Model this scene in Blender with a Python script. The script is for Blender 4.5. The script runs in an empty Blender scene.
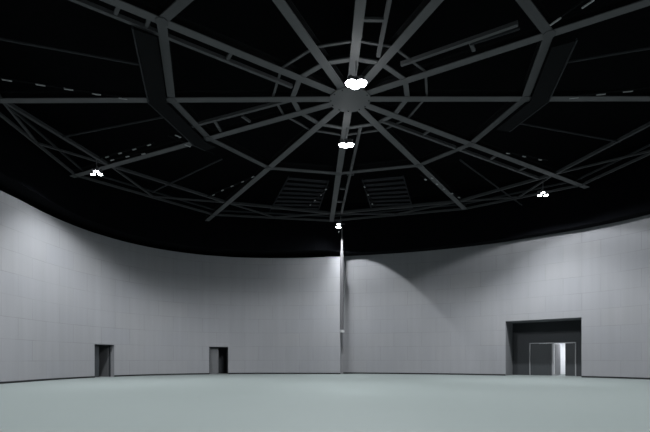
import bpy, bmesh, math, random
import numpy as np
from mathutils import Vector, Matrix
random.seed(7)
S = bpy.context.scene
COL = S.collection
PI = math.pi

# ------------------------------------------------------------------ camera
F = 440.0            # focal length in pixels of a 650 px wide frame
CX, HZ = 325.0, 359.0
EYE = 1.37
cam_d = bpy.data.cameras.new('camera')
cam_d.sensor_fit = 'HORIZONTAL'
cam_d.sensor_width = 36.0
cam_d.lens = 36.0 * F / 650.0
cam_d.shift_y = (HZ - 216.0) / 650.0
cam_d.clip_end = 300
cam = bpy.data.objects.new('camera', cam_d)
COL.objects.link(cam)
cam.location = (0, 0, EYE)
cam.rotation_euler = (PI / 2, 0, 0)
S.camera = cam
S.view_settings.view_transform = 'Standard'
S.view_settings.look = 'None'
S.view_settings.gamma = 1
S.view_settings.use_curve_mapping = False
S.view_settings.exposure = 0.0
S.cycles.use_denoising = True
S.cycles.max_bounces = 8
S.cycles.diffuse_bounces = 5
S.cycles.sample_clamp_indirect = 4.0

w = bpy.data.worlds.new('World'); S.world = w
w.use_nodes = True
w.node_tree.nodes['Background'].inputs[0].default_value = (0, 0, 0, 1)
w.node_tree.nodes['Background'].inputs[1].default_value = 0

# ------------------------------------------------------------------ places
HUB = Vector((1.13, 20.0))
HB = 11.795            # underside of the roof steel above the eye
ZB = HB + EYE          # the same above the floor
ZDECK = ZB + 2.4

def at(px, py, h=HB):
    """the spot on the horizontal plane h above the eye that a sight line meets"""
    d = h * F / (HZ - py)
    return Vector(((px - CX) * d / F, d))

# ------------------------------------------------------------------ materials
def mat(name, col, rough=0.6, spec=0.3, metal=0.0, var=0.0, scale=4.0, bump=0.0):
    m = bpy.data.materials.new(name); m.use_nodes = True
    nt = m.node_tree; b = nt.nodes['Principled BSDF']
    b.inputs['Roughness'].default_value = rough
    b.inputs['Specular IOR Level'].default_value = spec
    b.inputs['Metallic'].default_value = metal
    tc = nt.nodes.new('ShaderNodeTexCoord')
    nz = nt.nodes.new('ShaderNodeTexNoise'); nz.inputs['Scale'].default_value = scale; nz.inputs['Detail'].default_value = 4
    nt.links.new(tc.outputs['Object'], nz.inputs['Vector'])
    mx = nt.nodes.new('ShaderNodeMix'); mx.data_type = 'RGBA'
    mx.inputs['A'].default_value = (*[c * (1 - var) for c in col], 1)
    mx.inputs['B'].default_value = (*[min(1, c * (1 + var)) for c in col], 1)
    nt.links.new(nz.outputs['Fac'], mx.inputs['Factor'])
    nt.links.new(mx.outputs['Result'], b.inputs['Base Color'])
    if bump:
        bp = nt.nodes.new('ShaderNodeBump'); bp.inputs['Strength'].default_value = bump; bp.inputs['Distance'].default_value = 0.01
        nt.links.new(nz.outputs['Fac'], bp.inputs['Height']); nt.links.new(bp.outputs['Normal'], b.inputs['Normal'])
    return m

def emis(name, col, strength):
    m = bpy.data.materials.new(name); m.use_nodes = True
    nt = m.node_tree
    b = nt.nodes['Principled BSDF']
    b.inputs['Base Color'].default_value = (.8, .8, .8, 1)
    b.inputs['Emission Color'].default_value = (*col, 1)
    b.inputs['Emission Strength'].default_value = strength
    return m

def wall_mat():
    m = bpy.data.materials.new('acoustic_wall_panels'); m.use_nodes = True
    nt = m.node_tree; b = nt.nodes['Principled BSDF']
    b.inputs['Roughness'].default_value = 0.85
    b.inputs['Specular IOR Level'].default_value = 0.15
    uv = nt.nodes.new('ShaderNodeUVMap'); uv.uv_map = 'UVMap'
    def brick(bw, rh, c1, c2, mortar, msize, off=.5):
        br = nt.nodes.new('ShaderNodeTexBrick')
        br.inputs['Scale'].default_value = 1
        br.inputs['Brick Width'].default_value = bw
        br.inputs['Row Height'].default_value = rh
        br.inputs['Mortar Size'].default_value = msize
        br.inputs['Mortar Smooth'].default_value = .25
        br.inputs['Color1'].default_value = (*c1, 1); br.inputs['Color2'].default_value = (*c2, 1)
        br.inputs['Mortar'].default_value = (*mortar, 1)
        br.offset = off
        nt.links.new(uv.outputs['UV'], br.inputs['Vector'])
        return br
    br = brick(2.5, 1.25, (.198, .203, .217), (.208, .211, .219), (.15, .153, .163), .018)
    nz = nt.nodes.new('ShaderNodeTexNoise'); nz.inputs['Scale'].default_value = .45; nz.inputs['Detail'].default_value = 3
    nt.links.new(uv.outputs['UV'], nz.inputs['Vector'])
    rp = nt.nodes.new('ShaderNodeMapRange'); rp.inputs['From Min'].default_value = .38; rp.inputs['From Max'].default_value = .66
    rp.inputs['To Min'].default_value = .25; rp.inputs['To Max'].default_value = .95
    nt.links.new(nz.outputs['Fac'], rp.inputs['Value'])
    mx = nt.nodes.new('ShaderNodeMix'); mx.data_type = 'RGBA'
    mx.inputs['A'].default_value = (.203, .207, .218, 1)
    nt.links.new(br.outputs['Color'], mx.inputs['B']); nt.links.new(rp.outputs['Result'], mx.inputs['Factor'])
    # faint upright seams of the cloth facing
    mp = nt.nodes.new('ShaderNodeMapping'); mp.inputs['Scale'].default_value = (2.2, .12, 1)
    nt.links.new(uv.outputs['UV'], mp.inputs['Vector'])
    n2 = nt.nodes.new('ShaderNodeTexNoise'); n2.inputs['Scale'].default_value = 1.0; n2.inputs['Detail'].default_value = 5
    nt.links.new(mp.outputs['Vector'], n2.inputs['Vector'])
    r2 = nt.nodes.new('ShaderNodeMapRange'); r2.inputs['From Min'].default_value = .3; r2.inputs['From Max'].default_value = .7
    r2.inputs['To Min'].default_value = .965; r2.inputs['To Max'].default_value = 1.035
    nt.links.new(n2.outputs['Fac'], r2.inputs['Value'])
    m2 = nt.nodes.new('ShaderNodeMix'); m2.data_type = 'RGBA'; m2.blend_type = 'MULTIPLY'; m2.inputs['Factor'].default_value = 1
    nt.links.new(mx.outputs['Result'], m2.inputs['A']); nt.links.new(r2.outputs['Result'], m2.inputs['B'])
    nt.links.new(m2.outputs['Result'], b.inputs['Base Color'])
    return m

M_WALL = wall_mat()
M_FLOOR = mat('painted_floor', (.188, .216, .212), .75, .1, var=.025, scale=.25)
M_BLACK = mat('black_drape', (.0022, .0025, .0034), .95, .05, var=.1, scale=2)
M_DECK = mat('black_roof_deck', (.002, .0023, .0028), .95, .05, var=.3, scale=1)
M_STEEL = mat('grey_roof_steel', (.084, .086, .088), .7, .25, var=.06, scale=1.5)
M_THIN = mat('dull_roof_steel', (.066, .068, .07), .7, .25, var=.06, scale=1.5)
M_FAINT = mat('blackened_steel', (.02, .022, .024), .8, .2, var=.1, scale=1.5)
M_WEB = mat('shade_black_steel', (.007, .0075, .008), .85, .1, var=.1, scale=2)  # near-black copy of the roof steel, shade on the beam sides put into colour
M_RING = mat('dark_ring_steel', (.06, .062, .064), .7, .25, var=.08, scale=1.2)
M_TRUSS = mat('dim_truss_steel', (.045, .047, .049), .75, .2, var=.15, scale=.4)
M_SLAT = mat('black_slats', (.0065, .0075, .0095), .8, .2, var=.15, scale=1.5)
M_GRATE = mat('black_grating', (.004, .0045, .005), .9, .1, var=.2, scale=3)
M_CLAMP = mat('galvanised_clamp', (.3, .31, .31), .5, .4, var=.1, scale=8)
M_SKIRT = mat('dark_skirting', (.012, .013, .014), .8, .2, var=.1, scale=2)
M_POLE = mat('pale_pole_paint', (.07, .071, .075), .6, .2, var=.03, scale=4)
M_CAST = mat('dark_casting', (.05, .052, .055), .5, .4, var=.1, scale=6)
M_DARK = mat('charcoal_paint_with_shade', (.026, .029, .032), .7, .2, var=.06, scale=2)  # dark paint, deepened to stand in for shade inside the recess
M_LEAF = mat('charcoal_door', (.026, .03, .033), .6, .3, var=.05, scale=2)
M_GLEAF = mat('grey_door', (.09, .093, .098), .6, .3, var=.05, scale=2)
M_TRIM = mat('pale_door_trim', (.2, .205, .215), .5, .3, var=.03, scale=3)
M_TRIM2 = mat('corridor_lit_door', (.24, .244, .255), .5, .3, var=.03, scale=2)  # paler than the shut leaves, corridor light put into the colour
M_WHITE = mat('white_corridor_paint', (.8, .81, .83), .7, .2, var=.02, scale=1)
M_HOUSE = mat('lamp_housing', (.09, .09, .095), .5, .4, var=.1, scale=5)
M_LENS = emis('lit_lens', (.93, .96, 1), 30)
M_TUBE = emis('corridor_lamp', (.95, .97, 1), 75)

# ------------------------------------------------------------------ mesh helpers
def new_obj(name, bm, m, parent=None, smooth=False):
    bmesh.ops.recalc_face_normals(bm, faces=bm.faces)
    me = bpy.data.meshes.new(name); bm.to_mesh(me); bm.free()
    me.materials.append(m)
    if smooth:
        for p in me.polygons: p.use_smooth = True
    o = bpy.data.objects.new(name, me); COL.objects.link(o)
    if parent is not None:
        o.parent = parent
        o.matrix_parent_inverse = Matrix.Translation(-Vector(parent.location)) if parent.type == 'EMPTY' else Matrix()
    return o

def thing(name, label, cat, loc, group=None):
    o = bpy.data.objects.new(name, None); COL.objects.link(o)
    o.empty_display_size = .3
    o.location = loc
    tag(o, label, cat, group)
    return o

def tag(o, label, cat, group=None, kind='thing'):
    o['label'] = label; o['category'] = cat; o['kind'] = kind
    if group: o['group'] = group

def struct(o, label=None, cat=None):
    o['kind'] = 'structure'
    if label: o['label'] = label
    if cat: o['category'] = cat
    return o

def frame_of(p0, p1):
    p0, p1 = Vector(p0), Vector(p1)
    x = (p1 - p0); L = x.length; x.normalize()
    up = Vector((0, 0, 1)) if abs(x.z) < .95 else Vector((0, 1, 0))
    y = up.cross(x).normalized(); z = x.cross(y)
    return p0, x, y, z, L

def bar(bm, p0, p1, wd, ht, oy=0., oz=0.):
    """a rectangular bar; p0-p1 runs along the middle of its underside"""
    p0, x, y, z, L = frame_of(p0, p1)
    vs = []
    for t in (0, L):
        for a, b in ((-.5, 0), (.5, 0), (.5, 1), (-.5, 1)):
            vs.append(bm.verts.new(p0 + x * t + y * (a * wd + oy) + z * (b * ht + oz)))
    for f in ((3, 2, 1, 0), (4, 5, 6, 7), (0, 1, 5, 4), (1, 2, 6, 5), (2, 3, 7, 6), (3, 0, 4, 7)):
        bm.faces.new([vs[i] for i in f])

def tube(bm, p0, p1, r0, r1=None, n=12):
    if r1 is None: r1 = r0
    p0, x, y, z, L = frame_of(p0, p1)
    A = [bm.verts.new(p0 + (y * math.cos(2 * PI * i / n) + z * math.sin(2 * PI * i / n)) * r0) for i in range(n)]
    B = [bm.verts.new(p0 + x * L + (y * math.cos(2 * PI * i / n) + z * math.sin(2 * PI * i / n)) * r1) for i in range(n)]
    for i in range(n):
        j = (i + 1) % n
        bm.faces.new((A[i], A[j], B[j], B[i]))
    bm.faces.new(A[::-1]); bm.faces.new(B)

def box(bm, c, sx, sy, sz, xdir=(1, 0)):
    """upright box: c is the middle of its base, xdir its own x axis in plan"""
    x = Vector((xdir[0], xdir[1], 0)).normalized(); y = Vector((-x.y, x.x, 0)); c = Vector(c)
    vs = [bm.verts.new(c + x * (a * sx / 2) + y * (b * sy / 2) + Vector((0, 0, k * sz))) for k in (0, 1) for a, b in ((-1, -1), (1, -1), (1, 1), (-1, 1))]
    for f in ((3, 2, 1, 0), (4, 5, 6, 7), (0, 1, 5, 4), (1, 2, 6, 5), (2, 3, 7, 6), (3, 0, 4, 7)):
        bm.faces.new([vs[i] for i in f])

def v3(p, z): return Vector((p[0], p[1], z))

# ------------------------------------------------------------------ wall plan
H_L, H_R = 9.25, 9.65         # top of the two wall leaves above the eye
def plan_pts(px_pts, h):
    th, rr = [], []
    for x, y in px_pts:
        p = at(x, y, h) - HUB
        th.append(math.degrees(math.atan2(p.y, p.x))); rr.append(p.length)
    return np.array(th), np.array(rr)
tl, rl = plan_pts([(0, 189.3), (18.5, 199.4), (46.3, 214.3), (74, 225.4), (118.5, 239.3), (157, 248.5), (194, 254.6),
                   (238.5, 257.2), (265, 257.9), (292, 257.9), (338, 256.7)], H_L)
tr, rr = plan_pts([(344, 256), (367, 255.2), (404, 253), (448, 248.6), (486, 244.4), (514, 240.6), (545, 235.8), (567, 232.2),
                   (604, 225.2), (648.5, 214.4)], H_R)
pl = np.polyfit((tl - 130) / 40, rl, 4)
pr = np.polyfit((tr - 55) / 30, rr, 3)
def spline(ks, vs, t):
    i = max(0, min(len(ks) - 2, int(np.searchsorted(ks, t)) - 1))
    m = []
    for j in (i, i + 1):
        a, b = max(0, j - 1), min(len(ks) - 1, j + 1)
        m.append((vs[b] - vs[a]) / (ks[b] - ks[a]))
    h = ks[i + 1] - ks[i]; s = (t - ks[i]) / h
    return ((2 * s ** 3 - 3 * s * s + 1) * vs[i] + (s ** 3 - 2 * s * s + s) * h * m[0]
            + (-2 * s ** 3 + 3 * s * s) * vs[i + 1] + (s ** 3 - s * s) * h * m[1])
LK = [88., 95, 102, 109, 116, 123, 130, 137, 144, 151, 158, 165]
LV = [float(np.polyval(pl, (k - 130) / 40)) for k in LK] + [18.9, 19.3, 21.2, 23.2, 24.0, 24.0]
LK = np.array(LK + [180., 205, 235, 265, 290, 305]); LV = np.array(LV)
RK0 = [26., 33, 40, 47, 54, 61, 68, 75, 82, 88]
RV = [24.0, 23.6, 23.2, 22.9] + [float(np.polyval(pr, (k - 55) / 30)) for k in RK0] + [21.45]
RK = np.array([-60., -30, -5, 12] + RK0 + [94.]); RV = np.array(RV)
def wl(t): 
    a = math.radians(t); r = spline(LK, LV, t); return HUB + Vector((math.cos(a), math.sin(a))) * r
def wr(t):
    a = math.radians(t); r = spline(RK, RV, t); return HUB + Vector((math.cos(a), math.sin(a))) * r
def px_of(p): return CX + F * p.x / p.y
def theta_at(fn, px, lo, hi):
    for _ in range(60):
        m = (lo + hi) / 2
        if px_of(fn(m)) > px: lo = m       # larger theta = further left
        else: hi = m
    return (lo + hi) / 2

SEAM = theta_at(wl, 340.5, 85, 100)
D1 = (theta_at(wl, 114.3, 100, 165), theta_at(wl, 94.6, 100, 165))
D2 = (theta_at(wl, 228.3, 90, 150), theta_at(wl, 209.2, 90, 150))
RC = (theta_at(wr, 581.5, 26, 88), theta_at(wr, 505.6, 26, 88))
DOOR_Z, REC_Z = 2.46, 4.47

def build_wall(name, fn, t0, t1, ztop, openings, thick):
    ts = set(np.arange(math.ceil(t0), t1, 1.0).tolist() + [t0, t1])
    for a, b, z in openings:
        ts = {t for t in ts if not (a - .15 < t < b + .15)}
        ts |= {a, b}
    ts = sorted(ts)
    bm = bmesh.new(); uvl = bm.loops.layers.uv.new('UVMap')
    P = [fn(t) for t in ts]
    N = []
    for i in range(len(ts)):
        d = P[min(i + 1, len(P) - 1)] - P[max(i - 1, 0)]
        n = Vector((d.y, -d.x)).normalized()
        N.append(n)                                   # outward for increasing theta
    arc = [0.]
    for i in range(1, len(P)): arc.append(arc[-1] + (P[i] - P[i - 1]).length)
    def quad(pts, uvs):
        f = bm.faces.new([bm.verts.new(p) for p in pts])
        for l, u in zip(f.loops, uvs): l[uvl].uv = u
    for i in range(len(ts) - 1):
        z0 = 0.
        for a, b, z in openings:
            if a - 1e-6 <= ts[i] and ts[i + 1] <= b + 1e-6: z0 = z
        A, B = P[i], P[i + 1]; A2, B2 = A + N[i] * thick, B + N[i + 1] * thick
        u0, u1 = arc[i], arc[i + 1]
        quad((v3(A, z0), v3(B, z0), v3(B, ztop), v3(A, ztop)), ((u0, z0), (u1, z0), (u1, ztop), (u0, ztop)))
        quad((v3(A2, z0), v3(A2, ztop), v3(B2, ztop), v3(B2, z0)), ((u0, z0), (u0, ztop), (u1, ztop), (u1, z0)))
        quad((v3(A, ztop), v3(B, ztop), v3(B2, ztop), v3(A2, ztop)), ((u0, 0), (u1, 0), (u1, thick), (u0, thick)))
        if z0: quad((v3(A, z0), v3(A2, z0), v3(B2, z0), v3(B, z0)), ((u0, 0), (u0, thick), (u1, thick), (u1, 0)))
    def end(i, za, zb):
        A, A2 = P[i], P[i] + N[i] * thick
        quad((v3(A, za), v3(A2, za), v3(A2, zb), v3(A, zb)), ((.3, za), (.3 + thick, za), (.3 + thick, zb), (.3, zb)))
    end(0, 0, ztop); end(len(ts) - 1, 0, ztop)
    for a, b, z in openings:
        end(ts.index(a), 0, z); end(ts.index(b), 0, z)
    o = new_obj(name, bm, M_WALL)
    return struct(o)

build_wall('wall_left', wl, SEAM, 300., EYE + H_L, [(D1[0], D1[1], DOOR_Z), (D2[0], D2[1], DOOR_Z)], .38)
build_wall('wall_right', wr, -60., 93., EYE + H_R, [(RC[0], RC[1], REC_Z)], .30)

# skirting, broken at the openings
def build_skirt(name, fn, t0, t1, gaps):
    bm = bmesh.new()
    for t in np.arange(t0, t1, 1.0):
        a, b = t, min(t + 1.0, t1)
        segs = [(a, b)]
        for g0, g1 in gaps:
            nx = []
            for s0, s1 in segs:
                if g1 <= s0 or g0 >= s1: nx.append((s0, s1)); continue
                if s0 < g0: nx.append((s0, g0))
                if s1 > g1: nx.append((g1, s1))
            segs = nx
        for s0, s1 in segs:
            p, q = fn(s0), fn(s1)
            d = (q - p).normalized(); n = Vector((-d.y, d.x)) * .012
            bar(bm, v3(p + n, 0.002), v3(q + n, 0.002), .03, .115)
    return struct(new_obj(name, bm, M_SKIRT))
build_skirt('baseboard_left', wl, SEAM, 300., [D1, D2])
build_skirt('baseboard_right', wr, -60., 88.4, [RC])

# floor
bm = bmesh.new()
N = 96
top = [bm.verts.new((HUB.x + 30 * math.cos(2 * PI * i / N), HUB.y + 30 * math.sin(2 * PI * i / N), 0)) for i in range(N)]
bot = [bm.verts.new((v.co.x, v.co.y, -.2)) for v in top]
bm.faces.new(top); bm.faces.new(bot[::-1])
for i in range(N): bm.faces.new((top[i], bot[i], bot[(i + 1) % N], top[(i + 1) % N]))
struct(new_obj('floor', bm, M_FLOOR))

# roof deck
bm = bmesh.new()
top = [bm.verts.new((HUB.x + 30 * math.cos(2 * PI * i / N), HUB.y + 30 * math.sin(2 * PI * i / N), ZDECK)) for i in range(N)]
bot = [bm.verts.new((v.co.x, v.co.y, ZDECK + .25)) for v in top]
bm.faces.new(top); bm.faces.new(bot[::-1])
for i in range(N): bm.faces.new((top[i], bot[i], bot[(i + 1) % N], top[(i + 1) % N]))
struct(new_obj('ceiling', bm, M_DECK))

# black upper wall above the pale panels
bm = bmesh.new()
ring = []
for t in range(-60, 300, 3):
    if t < 86: p = wr(t)
    elif t > 94: p = wl(t)
    else: p = wr(86) * ((94 - t) / 8) + wl(94) * ((t - 86) / 8)
    ring.append(p)
zlo = EYE + 9.66
for i in range(len(ring)):
    p, q = ring[i], ring[(i + 1) % len(ring)]
    pi_, qi = p + (HUB - p).normalized() * 1.0, q + (HUB - q).normalized() * 1.0
    po, qo = p + (p - HUB).normalized() * 1.6, q + (q - HUB).normalized() * 1.6
    for pts in ((v3(pi_, zlo), v3(qi, zlo), v3(qi, ZDECK), v3(pi_, ZDECK)),
                (v3(pi_, zlo), v3(po, zlo), v3(qo, zlo), v3(qi, zlo)),
                (v3(po, zlo), v3(qo, zlo), v3(qo, ZDECK), v3(po, ZDECK))):
        bm.faces.new([bm.verts.new(x) for x in pts])
bmesh.ops.remove_doubles(bm, verts=bm.verts, dist=1e-4)
struct(new_obj('wall_upper', bm, M_BLACK))

# ------------------------------------------------------------------ small doorways
def doorway(n, fn, T, leaf_mode):
    b, a = fn(T[0]), fn(T[1])                 # b: end nearer the seam, a: further round
    x = (b - a).normalized(); W = (b - a).length
    out = Vector((-x.y, x.x))
    if out.dot(a - HUB) < 0: out = -out
    base = bpy.data.objects.new('door_%d' % n, None); COL.objects.link(base)
    base.location = v3((a + b) / 2 + out * .4, 0); base['kind'] = 'structure'
    P = lambda u, d: a + x * u + out * d
    z0 = .004
    # steel frame behind the reveal
    bm = bmesh.new()
    for u in (.035, W - .035):
        box(bm, v3(P(u, .45), z0), .07, .12, DOOR_Z - .06, x)
    box(bm, v3(P(W / 2, .45), DOOR_Z - .07), W, .12, .07, x)
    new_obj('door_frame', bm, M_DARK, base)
    # lobby behind the doorway
    bm = bmesh.new(); D0, D1_ = .52, 2.1
    for u in (-.36, W + .36):
        box(bm, v3(P(u, (D0 + D1_) / 2), z0), .08, D1_ - D0, 2.7, x)
    box(bm, v3(P(W / 2, D1_ + .05), z0), W + .8, .08, 2.7, x)
    box(bm, v3(P(W / 2, (D0 + D1_) / 2), 2.71), W + .8, D1_ - D0, .08, x)
    for u in (-.2, W + .2):
        box(bm, v3(P(u, .52), z0), .42, .06, 2.7, x)
    box(bm, v3(P(W / 2, .52), DOOR_Z + .01), W, .06, .25, x)
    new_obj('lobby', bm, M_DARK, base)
    if leaf_mode == 'shut half':
        bm = bmesh.new(); wd = W * .46
        box(bm, v3(P(.08 + wd / 2, .50), z0 + .01), wd, .05, DOOR_Z - .1, x)
        lf = new_obj('door_leaf', bm, M_GLEAF, base); lf['label'] = 'grey door leaf standing shut'
        bm = bmesh.new(); tube(bm, v3(P(wd - .02, .44), 1.0), v3(P(wd - .02, .44), 1.25), .018)
        for zz in (1.02, 1.23): tube(bm, v3(P(wd - .02, .44), zz), v3(P(wd - .02, .48), zz), .012)
        new_obj('door_handle', bm, M_CAST, lf)
    else:
        # leaf folded back against the far side, seen on its edge
        bm = bmesh.new(); box(bm, v3(P(W - .08, 1.02), z0 + .01), .06, .95, DOOR_Z - .1, x)
        lf = new_obj('door_leaf', bm, M_GLEAF, base); lf['label'] = 'grey door leaf folded back inside the doorway'
        bm = bmesh.new(); tube(bm, v3(P(W - .21, 1.38), 1.0), v3(P(W - .21, 1.38), 1.25), .018)
        for zz in (1.02, 1.23): tube(bm, v3(P(W - .21, 1.38), zz), v3(P(W - .15, 1.38), zz), .012)
        new_obj('door_handle', bm, M_CAST, lf)
        # a second leaf half shut on the near side
        bm = bmesh.new(); wd = W * .40
        box(bm, v3(P(.08 + wd / 2, .50), z0 + .01), wd, .05, DOOR_Z - .1, x)
        box(bm, v3(P(.08 + wd / 2, .47), z0 + 1.85), wd - .1, .03, .05, x)
        new_obj('door_leaf', bm, M_LEAF, base)
    # pale threshold
    bm = bmesh.new(); box(bm, v3(P(W / 2, .2), .001), W - .04, .34, .008, x)
    new_obj('threshold', bm, M_TRIM, base)
doorway(1, wl, D1, 'open')
doorway(2, wl, D2, 'shut half')

# ------------------------------------------------------------------ the big recess
b, a = wr(RC[0]), wr(RC[1])
x = (b - a).normalized(); W = (b - a).length
out = Vector((-x.y, x.x))
if out.dot(a - HUB) < 0: out = -out
DEP = 2.5
for _ in range(40):                      # the recess runs back slightly askew, so that its left side shows as a narrow strip
    q = a + out * DEP
    out = (out + x * (512.3 - px_of(q)) * .002).normalized()
P = lambda u, d: a + x * u + out * d
def u_at(px, d):
    lo, hi = -3., W + 3
    for _ in range(60):
        m = (lo + hi) / 2
        if px_of(P(m, d)) < px: lo = m
        else: hi = m
    return lo
uvbm = bmesh.new()
def uvquad(bm, pts, uvs):
    l = bm.loops.layers.uv.get('UVMap') or bm.loops.layers.uv.new('UVMap')
    f = bm.faces.new([bm.verts.new(p) for p in pts])
    for lp, u in zip(f.loops, uvs): lp[l].uv = u
for u in (0, W):
    s = -1 if u == 0 else 1
    uvquad(uvbm, (v3(P(u, .2), 0), v3(P(u, DEP), 0), v3(P(u, DEP), REC_Z), v3(P(u, .2), REC_Z)), ((.1, 0), (DEP, 0), (DEP, REC_Z), (.1, REC_Z)))
    uvquad(uvbm, (v3(P(u + s * .1, .2), 0), v3(P(u + s * .1, DEP), 0), v3(P(u + s * .1, DEP), REC_Z), v3(P(u + s * .1, .2), REC_Z)), ((.1, 0), (DEP, 0), (DEP, REC_Z), (.1, REC_Z)))
uvquad(uvbm, (v3(P(-.1, .2), REC_Z), v3(P(W + .1, .2), REC_Z), v3(P(W + .1, DEP), REC_Z), v3(P(-.1, DEP), REC_Z)), ((0, 0), (W, 0), (W, DEP), (0, DEP)))
uvquad(uvbm, (v3(P(-.1, .2), REC_Z + .1), v3(P(W + .1, .2), REC_Z + .1), v3(P(W + .1, DEP), REC_Z + .1), v3(P(-.1, DEP), REC_Z + .1)), ((0, 0), (W, 0), (W, DEP), (0, DEP)))
struct(new_obj('wall_recess_sides', uvbm, M_WALL))
# back of the recess with the double door
dl, dr = u_at(529.6, DEP), u_at(576.2, DEP)
DZ = 2.72
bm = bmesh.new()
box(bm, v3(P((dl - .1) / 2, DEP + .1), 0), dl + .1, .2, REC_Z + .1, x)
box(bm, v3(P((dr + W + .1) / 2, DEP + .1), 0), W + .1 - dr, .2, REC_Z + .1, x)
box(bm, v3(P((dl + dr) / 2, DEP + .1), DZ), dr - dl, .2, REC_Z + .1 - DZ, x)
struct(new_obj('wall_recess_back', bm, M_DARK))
base = bpy.data.objects.new('door_3', None); COL.objects.link(base)
base.location = v3(P((dl + dr) / 2, DEP), 0); base['kind'] = 'structure'
DWid = dr - dl
bm = bmesh.new()
for u in (dl + .035, dr - .035): box(bm, v3(P(u, DEP - .02), .004), .07, .1, DZ, x)
box(bm, v3(P((dl + dr) / 2, DEP - .02), DZ - .06), DWid, .1, .07, x)
new_obj('door_frame', bm, M_TRIM, base)['label'] = 'pale metal frame round the double door'
u1, u2, u3, u4 = u_at(552.0, DEP), u_at(553.8, DEP), u_at(565.2, DEP), dr - .07
bm = bmesh.new()                                       # left leaf, shut, with a raised stile
box(bm, v3(P((dl + .07 + u1) / 2, DEP + .05), .012), u1 - dl - .08, .055, DZ - .08, x)
box(bm, v3(P(dl + .16, DEP + .015), .012), .12, .03, DZ - .08, x)
box(bm, v3(P(u1 - .28, DEP + .015), .012), .05, .03, DZ - .08, x)
lf = new_obj('door_leaf', bm, M_LEAF, base)
bm = bmesh.new(); tube(bm, v3(P(u1 - .12, DEP - .04), 1.0), v3(P(u1 - .12, DEP - .04), 1.3), .02)
for zz in (1.03, 1.27): tube(bm, v3(P(u1 - .12, DEP - .04), zz), v3(P(u1 - .12, DEP + .03), zz), .014)
new_obj('door_handle', bm, M_CAST, lf)
bm = bmesh.new(); box(bm, v3(P((u1 + u2) / 2, DEP - .01), .006), u2 - u1, .08, DZ - .06, x)
new_obj('mullion', bm, M_TRIM, base)
bm = bmesh.new(); box(bm, v3(P((u3 + u4) / 2, DEP + .05), .012), u4 - u3 - .01, .055, DZ - .08, x)
lf = new_obj('door_leaf', bm, M_LEAF, base)
bm = bmesh.new(); tube(bm, v3(P(u3 + .1, DEP - .04), 1.0), v3(P(u3 + .1, DEP - .04), 1.3), .02)
for zz in (1.03, 1.27): tube(bm, v3(P(u3 + .1, DEP - .04), zz), v3(P(u3 + .1, DEP + .03), zz), .014)
new_obj('door_handle', bm, M_CAST, lf)
# leaf swung open into the corridor (grey strip beside the bright gap)
ang = math.radians(78)
hd = x * math.cos(ang) + out * math.sin(ang)
c = P(u2 + .05, DEP + .12) + hd * .62
bm = bmesh.new(); box(bm, v3(c, .012), 1.2, .05, DZ - .1, hd)
new_obj('open_door_leaf', bm, M_TRIM2, base)['label'] = 'grey door leaf swung open into the bright corridor'
# corridor behind
bm = bmesh.new()
c0, c1, cd0, cd1 = u2 - .9, u3 + 1.6, DEP + .21, DEP + 4.2
def wallbox(ua, ub, da, db, z, h):
    box(bm, v3(P((ua + ub) / 2, (da + db) / 2), z), abs(ub - ua), abs(db - da), h, x)
wallbox(c0 - .1, c0, cd0, cd1, .004, 3.0); wallbox(c1, c1 + .1, cd0, cd1, .004, 3.0)
wallbox(c0 - .1, c1 + .1, cd1, cd1 + .1, .004, 3.0); wallbox(c0 - .1, c1 + .1, cd0, cd1 + .1, 3.01, .1)
struct(new_obj('wall_corridor', bm, M_WHITE))
cl = thing('strip_light', 'white strip light on the corridor ceiling beyond the open double door', 'light', v3(P((c0 + c1) / 2, (cd0 + cd1) / 2), 2.99))
bm = bmesh.new(); box(bm, v3(P((c0 + c1) / 2, (cd0 + cd1) / 2), 2.93), .3, 1.6, .07, x); new_obj('housing', bm, M_TRIM, cl)
bm = bmesh.new(); box(bm, v3(P((c0 + c1) / 2, (cd0 + cd1) / 2), 2.90), .24, 1.5, .03, x); new_obj('diffuser', bm, M_TUBE, cl)

# ------------------------------------------------------------------ roof steel
CLOCK = {0: 'three', 1: 'four', 2: 'five', 3: 'six', 4: 'seven', 5: 'eight', 6: 'nine', 7: 'ten', 8: 'eleven', 9: 'twelve', 10: 'one', 11: 'two'}
ends_px = {5: (72, 177), 4: (207, 221), 3: (331.5, 222), 2: (465, 209.6), 1: (587, 188), 0: (649, 99), 6: (1, 101.0),
           7: (110, .5), 8: (278, 0), 9: (361, 0), 10: (438, 0), 11: (650, 2)}
DIR = {k: (at(*v) - HUB).normalized() for k, v in ends_px.items()}
LEN = {k: (at(*ends_px[k]) - HUB).length for k in (1, 2, 3, 4, 5)}
for k in (0, 6, 7, 8, 9, 10, 11): LEN[k] = 17.3 if k in (6, 7) else 18.4
ring_px = {6: (172, 101), 0: (524.5, 100), 3: (335.5, 174), 7: (162, 20.5), 5: (209, 139), 11: (549, 32), 1: (472, 144), 4: (267, 168), 2: (418, 166)}
RV_OUT = {k: (at(*ring_px[k]) - HUB).length if k in ring_px else 8.1 for k in range(12)}
def on(k, r): return HUB + DIR[k % 12] * r

def ibeam(name, p0, p1, parent, wd=.36, ht=.34, z=ZB, m=M_STEEL):
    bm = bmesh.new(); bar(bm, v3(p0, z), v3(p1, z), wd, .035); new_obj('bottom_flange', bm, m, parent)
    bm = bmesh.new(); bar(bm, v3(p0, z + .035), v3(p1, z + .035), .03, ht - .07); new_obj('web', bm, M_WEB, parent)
    bm = bmesh.new(); bar(bm, v3(p0, z + ht - .035), v3(p1, z + ht - .035), wd, .035); new_obj('top_flange', bm, M_WEB, parent)

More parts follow.
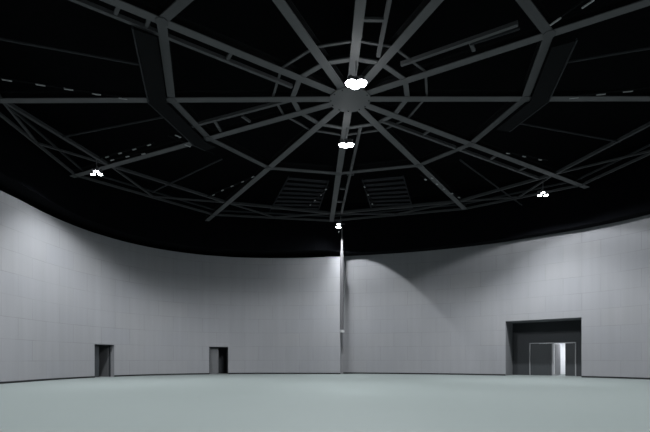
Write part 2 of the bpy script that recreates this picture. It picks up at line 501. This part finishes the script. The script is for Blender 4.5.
for k in range(12):
    t = thing('radial_girder', 'grey radial roof girder running from the hub towards %s o\'clock' % CLOCK[k], 'girder', v3(on(k, .8), ZB), 'radial roof girders')
    ibeam('g', on(k, .78), on(k, LEN[k]), t)

# hub
hub = thing('hub_drum', 'round steel hub where all the radial roof girders meet', 'hub', v3(HUB, ZB - .05))
def disc(r, z0, z1, n=36):
    bm = bmesh.new(); tube(bm, v3(HUB, z0), v3(HUB, z1), r, n=n); return bm
new_obj('bottom_plate', disc(.95, ZB - .05, ZB - .005), M_STEEL, hub)
new_obj('drum', disc(.72, ZB - .005, ZB + .36), M_STEEL, hub)
for i in range(12):
    q = on(i, .86); bm = bmesh.new(); tube(bm, v3(q, ZB - .07), v3(q, ZB - .05), .035, n=8); new_obj('bolt', bm, M_FAINT, hub)

def polyring(name, label, radii, wd, ht, z, m, partname, depth_web=False, plate=0):
    t = thing(name, label, 'ring beam', v3(on(0, radii[0]), z))
    for k in range(12):
        p, q = on(k, radii[k]), on(k + 1, radii[(k + 1) % 12])
        bm = bmesh.new(); bar(bm, v3(p, z), v3(q, z), wd, .05)
        seg = new_obj(partname, bm, m, t)
        bm = bmesh.new()
        if depth_web:
            bar(bm, v3(p, z + .05), v3(q, z + .05), .03, ht - .1); bar(bm, v3(p, z + ht - .05), v3(q, z + ht - .05), wd, .05)
        else:
            bar(bm, v3(p, z + .05), v3(q, z + .05), wd * .7, ht - .05)
        new_obj('web', bm, M_WEB, seg)
    if plate:
        for k in range(12):
            bm = bmesh.new(); tube(bm, v3(on(k, radii[k]), z - .03), v3(on(k, radii[k]), z + .02), plate, n=8); new_obj('joint_plate', bm, m, t)
    return t
polyring('outer_ring_beam', 'wide grey twelve-sided ring of roof beams halfway out from the hub', [RV_OUT[k] for k in range(12)], .34, .42, ZB + .01, M_RING, 'ring_segment', True, .24)
polyring('inner_ring_beam', 'small grey twelve-sided ring of beams tight around the hub', [2.62] * 12, .22, .2, ZB + .04, M_STEEL, 'ring_segment')
polyring('hub_brace_ring', 'thin second ring of bars just outside the small hub ring', [3.5] * 12, .10, .12, ZB + .12, M_THIN, 'ring_bar')

# service rails running beside six of the girders
def service_rail(label, pts, rungs, girder):
    a, b = at(*pts[0]), at(*pts[1])
    t = thing('service_rail', label, 'rail', v3(a, ZB), 'service rails beside the girders')
    bm = bmesh.new(); bar(bm, v3(a, ZB + .02), v3(b, ZB + .02), .15, .14); new_obj('rail', bm, M_THIN, t)
    for (x0, y0, x1, y1) in rungs:
        p, q = at(x0, y0), at(x1, y1)
        bm = bmesh.new(); bar(bm, v3(p, ZB + .05), v3(q, ZB + .05), .13, .09); new_obj('rung', bm, M_THIN, t)
service_rail('thin grey rail below the ten o\'clock girder, tied to it by short rungs', [(50, -8), (292, 88.5)], [(232, 54, 227, 62), (150, 18.5, 146, 30), (120, 6, 115, 17)], 7)
service_rail('thin grey rail above the eight o\'clock girder, with one short rung', [(190, 128), (291, 101.5)], [(242, 118, 250, 123.5), (214, 122, 221, 133)], 5)
service_rail('thin grey rail above the two o\'clock girder, with a short rung', [(401, 66.5), (518, 26)], [(470, 43.5, 474, 53)], 11)
service_rail('thin grey rail below the four o\'clock girder, with several short rungs', [(381, 122), (538, 179.5)], [(430, 132, 423, 137), (497, 157, 489, 161.5), (526, 169, 518, 172)], 1)
service_rail('thin grey ladder rail beside the six o\'clock girder, above the tall pole', [(360.6, 128), (341.5, 214)], [(347, 176, 354, 176), (340, 190, 347.5, 190.5), (336, 203, 344.5, 203)], 3)
service_rail('thin grey rail beside the twelve o\'clock girder', [(391, -6), (378.3, 58)], [(362, 22, 384, 22.5)], 9)

# dark catwalk floors hung outside the outer ring
def catwalk(label, ks):
    t = thing('catwalk', label, 'catwalk', v3(on(round(ks[0]), 8.6), ZB - .12))
    z = ZB - .14
    def pt(k, r):
        i = math.floor(k); s = k - i
        return on(i, r + RV_OUT[i % 12] - 8.1) * (1 - s) + on(i + 1, r + RV_OUT[(i + 1) % 12] - 8.1) * s
    for k0, k1 in zip(ks[:-1], ks[1:]):
        bm = bmesh.new()
        q = [pt(k0, 8.32), pt(k1, 8.32), pt(k1, 9.1), pt(k0, 9.1)]
        lo = [bm.verts.new(v3(p, z)) for p in q]; hi = [bm.verts.new(v3(p, z + .05)) for p in q]
        bm.faces.new(lo[::-1]); bm.faces.new(hi)
        for i in range(4): bm.faces.new((lo[i], lo[(i + 1) % 4], hi[(i + 1) % 4], hi[i]))
        new_obj('grating', bm, M_GRATE, t)
        bm = bmesh.new(); bar(bm, v3(pt(k0, 9.16), z), v3(pt(k1, 9.16), z), .06, .1); new_obj('edge_rail', bm, M_FAINT, t)
catwalk('dark catwalk hung outside the outer ring, between ten and eight o\'clock', [4.85, 5, 6, 6.86])
catwalk('dark catwalk hung outside the outer ring, between two and three o\'clock', [-.86, 0, .55])

# outer truss ring
t = thing('perimeter_truss', 'thin grey trussed ring of roof steel near the black upper wall', 'truss', v3(on(0, 16), ZB))
R3, R3b, R4 = 15.95, 16.5, 19.6
def r4(k):
    return {2: 18.2, 3: 18.2, 6: 17.3, 7: 17.6}.get(k % 12, R4)
for k in range(12):
    bm = bmesh.new(); bar(bm, v3(on(k, R3), ZB + .02), v3(on(k + 1, R3), ZB + .02), .16, .16); new_obj('chord', bm, M_TRUSS, t)
    m = (on(k, R3b) + on(k + 1, R3b)) / 2
    bm = bmesh.new(); bar(bm, v3(on(k, R3b), ZB + .3), v3(on(k + 1, R3b), ZB + .3), .10, .12); new_obj('upper_chord', bm, M_FAINT, t)
    a4, b4 = on(k, r4(k) - .5), on(k + 1, r4(k + 1) - .5)
    mm = (a4 + b4) / 2
    for s in (k, k + 1):
        bm = bmesh.new(); bar(bm, v3(on(s, R3), ZB + .05), v3(mm, ZB + .05), .12, .10); new_obj('brace', bm, M_TRUSS, t)
    bm = bmesh.new(); bar(bm, v3(a4, ZB - .02), v3(b4, ZB - .02), .12, .14); new_obj('outer_chord', bm, M_TRUSS, t)
    bm = bmesh.new(); bar(bm, v3(on(k, r4(k) - 1.2), ZB + .15), v3(on(k + 1, r4(k + 1) - 1.2), ZB + .15), .09, .1); new_obj('middle_chord', bm, M_FAINT, t)

# loose tie rods between the outer ring and the perimeter truss
def tie(label, p, q, m=M_FAINT, r=.05):
    bm = bmesh.new(); a, b = at(*p), at(*q)
    tube(bm, v3(a, ZB + .06), v3(b, ZB + .06), r, n=8)
    o = new_obj('tie_rod', bm, m); tag(o, label, 'rod', 'roof tie rods')
tie('faint long tie rod from the far left edge towards the ten o\'clock girder', (0, 40.5), (168, 71))
tie('faint tie rod rising from the left truss towards the nine o\'clock girder', (62, 138), (170, 117))
tie('faint tie rod crossing between the eight and seven o\'clock girders', (152, 193), (222, 160))
tie('faint tie rod crossing between the four and five o\'clock girders', (460, 161), (522, 206))
tie('faint long tie rod from the far right edge to the two o\'clock girder', (544, 67.5), (650, 49.5))
tie('faint tie rod below the three o\'clock girder near the right edge', (512, 123), (620, 143))
tie('faint tie rod between the one and two o\'clock girders at the top', (520, 30), (470, 46))

# rigging pipes with galvanised clamps
def rig(label, p, q, clamps, L=.34, wd=.07, z=ZB - .02, m=M_GRATE):
    a, b = at(*p), at(*q)
    t = thing('rigging_pipe', label, 'pipe', v3(a, z), 'clamped rigging pipes')
    bm = bmesh.new(); tube(bm, v3(a, z + .08), v3(b, z + .08), .04, n=8); new_obj('pipe', bm, m, t)
    d = (b - a).normalized()
    for (cx, cy) in clamps:
        c = at(cx, cy)
        bm = bmesh.new(); bar(bm, v3(c - d * L / 2, z), v3(c + d * L / 2, z), wd * .7, .04); new_obj('clamp', bm, M_CLAMP, t)
rig('black rigging pipe with five bright clamps, above the nine o\'clock girder', (0, 79.3), (131, 99.5), [(7, 80.3), (40.5, 85), (68.5, 89.4), (96.5, 94.3), (123, 98.6)], .36, .07)
rig('black rigging pipe with small clamps, upper of two above the left floodlight', (100, 159), (154, 143.5), [(107, 157), (120, 153.2), (134.3, 149.3), (149, 145)], .26, .1)
rig('black rigging pipe with small clamps, lower of two above the left floodlight', (108, 161), (150, 152), [(112.3, 160), (127.5, 156.6), (143.3, 153.9)], .26, .1)
rig('black rigging pipe with clamps beside the seven o\'clock girder', (206, 198), (260, 174.5), [(213.5, 195), (222.5, 190.4), (232, 186.2), (242.5, 181.8), (253, 177)], .24, .1)
rig('black rigging pipe with clamps on the left louvre panel', (307, 208), (329, 187.5), [(326, 189.5), (321, 195.2), (315, 200.5), (310.3, 205)], .16, .12)
rig('black rigging pipe with clamps on the right louvre panel', (362, 184), (376, 208), [(364.5, 187), (368, 195), (372.2, 204)], .16, .12)
rig('black rigging pipe with clamps beside the five o\'clock girder', (420, 176), (462, 199), [(425.5, 179.7), (432, 178), (437, 184), (444, 189), (452, 193.5), (459, 197.5)], .2, .14)
rig('black rigging pipe with three clamps above the four o\'clock girder', (500, 151), (548, 161), [(508, 153.3), (524, 156.5), (540, 159.7)], .24, .09)
rig('black rigging pipe with clamps just above the three o\'clock girder', (560, 98.5), (650, 88.5), [(574, 98), (601, 94.4), (628, 91.6)], .38, .07)
rig('black rigging pipe with two clamps near the top right corner', (548, 27), (604, -12), [(555.5, 21.5), (588, 4)], .4, .08)
rig('black rigging pipe with clamps between the eight and seven o\'clock girders', (168, 137), (215, 155), [(187.5, 145.6), (196, 142), (178, 136.3)], .34, .1)

# louvre panels either side of the six o'clock girder
def louvre(label, tl_, tr_, bl, br_, n=8):
    A, B, C_, D = at(*tl_), at(*tr_), at(*bl), at(*br_)
    t = thing('louvre_panel', label, 'louvre', v3(A, ZB + .15))
    bm = bmesh.new()
    for i in range(n):
        s = (i + .5) / n
        p, q = A.lerp(C_, s), B.lerp(D, s)
        pc = v3(p, ZB + .2); qc = v3(q, ZB + .2)
        bar(bm, pc, qc, .42, .03)
    new_obj('slats', bm, M_SLAT, t)
    for p, q in ((A, C_), (B, D)):
        bm = bmesh.new(); bar(bm, v3(p, ZB + .12), v3(q, ZB + .12), .07, .1); new_obj('side_rail', bm, M_SLAT, t)
louvre('dark slatted louvre panel left of the six o\'clock girder', (289, 179), (329, 183), (270, 213), (318, 213))
louvre('dark slatted louvre panel right of the six o\'clock girder', (362, 182), (403, 178), (372, 213), (413, 212))

# ------------------------------------------------------------------ floodlights
H_LAMP = 10.9
def spot(name, loc, aim, energy, half, blend, parent, size=.12, col=(.95, .975, 1)):
    L = bpy.data.lights.new(name, 'SPOT'); L.energy = energy; L.spot_size = 2 * math.radians(half); L.spot_blend = blend
    L.shadow_soft_size = size; L.color = col
    o = bpy.data.objects.new(name, L); COL.objects.link(o)
    o.rotation_euler = Vector(aim).to_track_quat('-Z', 'Y').to_euler()
    o.location = loc
    if parent is not None:
        o.parent = parent; o.matrix_parent_inverse = Matrix.Translation(-Vector(parent.location))
    return o

def batwing(L, pts):
    """photometric curve of the reflector: relative output against the angle from straight down"""
    L.use_nodes = True
    nt = L.node_tree
    em = next(n for n in nt.nodes if n.type == 'EMISSION')
    tc = nt.nodes.new('ShaderNodeTexCoord'); sx = nt.nodes.new('ShaderNodeSeparateXYZ')
    ab = nt.nodes.new('ShaderNodeMath'); ab.operation = 'ABSOLUTE'
    ac = nt.nodes.new('ShaderNodeMath'); ac.operation = 'ARCCOSINE'
    dv = nt.nodes.new('ShaderNodeMath'); dv.operation = 'DIVIDE'; dv.inputs[1].default_value = PI / 2
    rp = nt.nodes.new('ShaderNodeValToRGB'); rp.color_ramp.interpolation = 'LINEAR'
    cr = rp.color_ramp
    cr.elements[0].position = pts[0][0] / 90; cr.elements[0].color = (pts[0][1],) * 3 + (1,)
    cr.elements[1].position = pts[-1][0] / 90; cr.elements[1].color = (pts[-1][1],) * 3 + (1,)
    for a_, v_ in pts[1:-1]:
        e = cr.elements.new(a_ / 90); e.color = (v_,) * 3 + (1,)
    nt.links.new(tc.outputs['Normal'], sx.inputs[0]); nt.links.new(sx.outputs['Z'], ab.inputs[0])
    nt.links.new(ab.outputs[0], ac.inputs[0]); nt.links.new(ac.outputs[0], dv.inputs[0])
    nt.links.new(dv.outputs[0], rp.inputs[0]); nt.links.new(rp.outputs['Color'], em.inputs['Strength'])

def cluster(label, p, heads, glow=0., wing=None, R=.13):
    """heads: (dx, dy, dz, aim, energy, half angle, blend)"""
    z = H_LAMP + EYE
    t = thing('floodlight_cluster', label, 'floodlight', v3(p, z), 'hanging floodlight clusters')
    bm = bmesh.new()
    tube(bm, v3(p, z + .3), v3(p, ZB + .02), .025, n=8)
    bar(bm, v3(p, z + .26) - Vector((.34, 0, 0)), v3(p, z + .26) + Vector((.34, 0, 0)), .05, .05)
    new_obj('hanger', bm, M_HOUSE, t)
    for (dx, dy, dz, aim, en, half, bl) in heads:
        c = v3(p, z) + Vector((dx, dy, dz)); ax = Vector(aim).normalized()
        bm = bmesh.new()
        tube(bm, c - ax * .02, c - ax * .22, R, R * .6, n=20)
        tube(bm, c - ax * .22, c - ax * .30, R * .35, R * .3, n=12)
        h = new_obj('lamp_head', bm, M_HOUSE, t)
        bm = bmesh.new()
        q = ax.to_track_quat('Z', 'Y')
        n = 20; rings = []
        for rr_, zz in ((R * 1.03, 0), (R * .88, R * .24), (R * .53, R * .41)):
            rings.append([bm.verts.new(c - ax * .02 + q @ Vector((rr_ * math.cos(2 * PI * i / n), rr_ * math.sin(2 * PI * i / n), zz))) for i in range(n)])
        for r0_, r1_ in zip(rings[:-1], rings[1:]):
            for i in range(n): bm.faces.new((r0_[i], r0_[(i + 1) % n], r1_[(i + 1) % n], r1_[i]))
        bm.faces.new(rings[-1]); bm.faces.new(rings[0][::-1])
        ln = new_obj('lens', bm, M_LENS, h)
        sp = spot('beam', c + ax * .08, ax, en, half, bl, t)
        if wing: batwing(sp.data, wing)
    if glow:                                     # added uplight: brightens the steel in place of lamp glare
        up = spot('glare_uplight', v3(p, z + .34), (0, 0, 1), glow, 86, .1, t, .1)
        batwing(up.data, [(0, .10), (30, .16), (50, .4), (68, 1), (86, 1)])
    return t

def perimeter_heads(p, tilt, side, en, half):
    """three heads: tilt = lean towards the wall, side = lean along the wall to the viewer's left (negative: right)"""
    o = (p - HUB).normalized(); l = Vector((-o.y, o.x))
    aim = Vector((o.x * tilt + l.x * side, o.y * tilt + l.y * side, -1))
    return [(-.22, 0, 0, aim, en, half, .12), (.22, 0, 0, aim, en, half, .12), (0, .05, .2, Vector((-o.x * .15, -o.y * .15, -1)), en * .8, 66, .5)]
EN = 3300
WING = [(0, .46), (25, .58), (45, .88), (57, 1.0), (68, 1.0), (73, .8), (77, .25), (80, 0)]
def centre_heads(en):
    return [(-.19, -.03, 0, (0, 0, -1), en, 82, .05), (.19, -.03, 0, (0, 0, -1), en, 82, .05), (0, .25, .1, (0, 0, -1), en, 82, .05)]
cluster('large bright floodlight hanging right beside the roof hub', at(356, 84, H_LAMP), centre_heads(EN), 90, WING, .23)
cluster('bright floodlight under the six o\'clock girder, between hub and pole', at(346.3, 145.5, H_LAMP), centre_heads(EN), 50, WING, .19)
def lean(p, tilt, side):
    o = (p - HUB).normalized(); l = Vector((-o.y, o.x))
    return Vector((o.x * tilt + l.x * side, o.y * tilt + l.y * side, -1))
PE = 1600
p = at(340.7, 227.5, H_LAMP)
seam_lamp = cluster('small floodlight at the top of the tall pale pole', p,
    [(-.27, 0, 0, lean(p, .14, .3), PE * 1.05, 79, 1.0), (-.07, 0, 0, lean(p, .55, -.19), PE * 1.6, 44, .12), (-.17, -.12, .2, lean(p, -.2, .1), PE * 3.8, 58, .7)], 6, None, .13)
bm = bmesh.new()                                   # shutter between the two lower heads, put in to keep light off the left wall
bar(bm, v3(p, H_LAMP + EYE - .42) + Vector((-.17, -.2, 0)), v3(p, H_LAMP + EYE - .42) + Vector((-.13, .5, 0)), .015, .58)
new_obj('added_shutter', bm, M_BLACK, seam_lamp)
p = at(96.5, 174.5, H_LAMP); cluster('floodlight by the black upper wall, leftmost in the photo', p,
    [(-.22, 0, 0, lean(p, .06, -.2), PE * .55, 69, .5), (.22, 0, 0, lean(p, .1, .1), PE * .55, 69.5, .22), (0, .05, .2, lean(p, .2, -.1), PE * 2.9, 60, .7)], 12)
p = at(543, 195.5, H_LAMP); cluster('floodlight by the black upper wall, rightmost in the photo', p,
    [(-.22, 0, 0, lean(p, .2, .1), PE * 1.05, 70, .14), (.22, 0, 0, lean(p, .22, -.2), PE * .95, 70, .25), (0, .05, .2, lean(p, .2, 0), PE * 2.6, 54, .6)], 12)
for k in (7, 11, 9):  # added fill lamps, out of view, carrying on the ring of floodlights
    p = on(k, 16.); cluster('floodlight on the perimeter truss behind the viewer near %s o\'clock' % CLOCK[k], p,
        [(-.22, 0, 0, lean(p, .0, .0), PE * .95, 66, .3), (.22, 0, 0, lean(p, .0, .0), PE * .95, 66, .3), (0, .05, .2, lean(p, -.2, 0), PE, 66, .4)], 6)

# ------------------------------------------------------------------ the tall pole at the seam
ps = Vector(((341.9 - CX) * 38.2 / F, 38.2))
pole = thing('hanging_pole', 'tall pale telescopic pole hanging at the seam of the two walls', 'pole', v3(ps, 3.8))
zb = EYE + 28 * ps.y / F
z1, z2, zt = EYE + 108 * ps.y / F, EYE + 119 * ps.y / F, EYE + 130.5 * ps.y / F
bm = bmesh.new(); tube(bm, v3(ps, zb), v3(ps, z1), .15, n=20); new_obj('lower_tube', bm, M_POLE, pole, False)
bm = bmesh.new(); tube(bm, v3(ps, z1), v3(ps, z2), .09, n=20); new_obj('middle_tube', bm, M_POLE, pole)
bm = bmesh.new(); tube(bm, v3(ps, z2), v3(ps, zt), .06, n=20); new_obj('upper_tube', bm, M_POLE, pole)
bm = bmesh.new(); tube(bm, v3(ps, zb - .12), v3(ps, zb + .1), .17, n=20); box(bm, v3((ps.x + .16, ps.y), zb - .1), .14, .14, .14); new_obj('end_cap', bm, M_CLAMP, pole)
bm = bmesh.new(); tube(bm, v3(ps, zt), v3(ps, ZDECK), .03, n=10); new_obj('suspension_rod', bm, M_FAINT, pole)
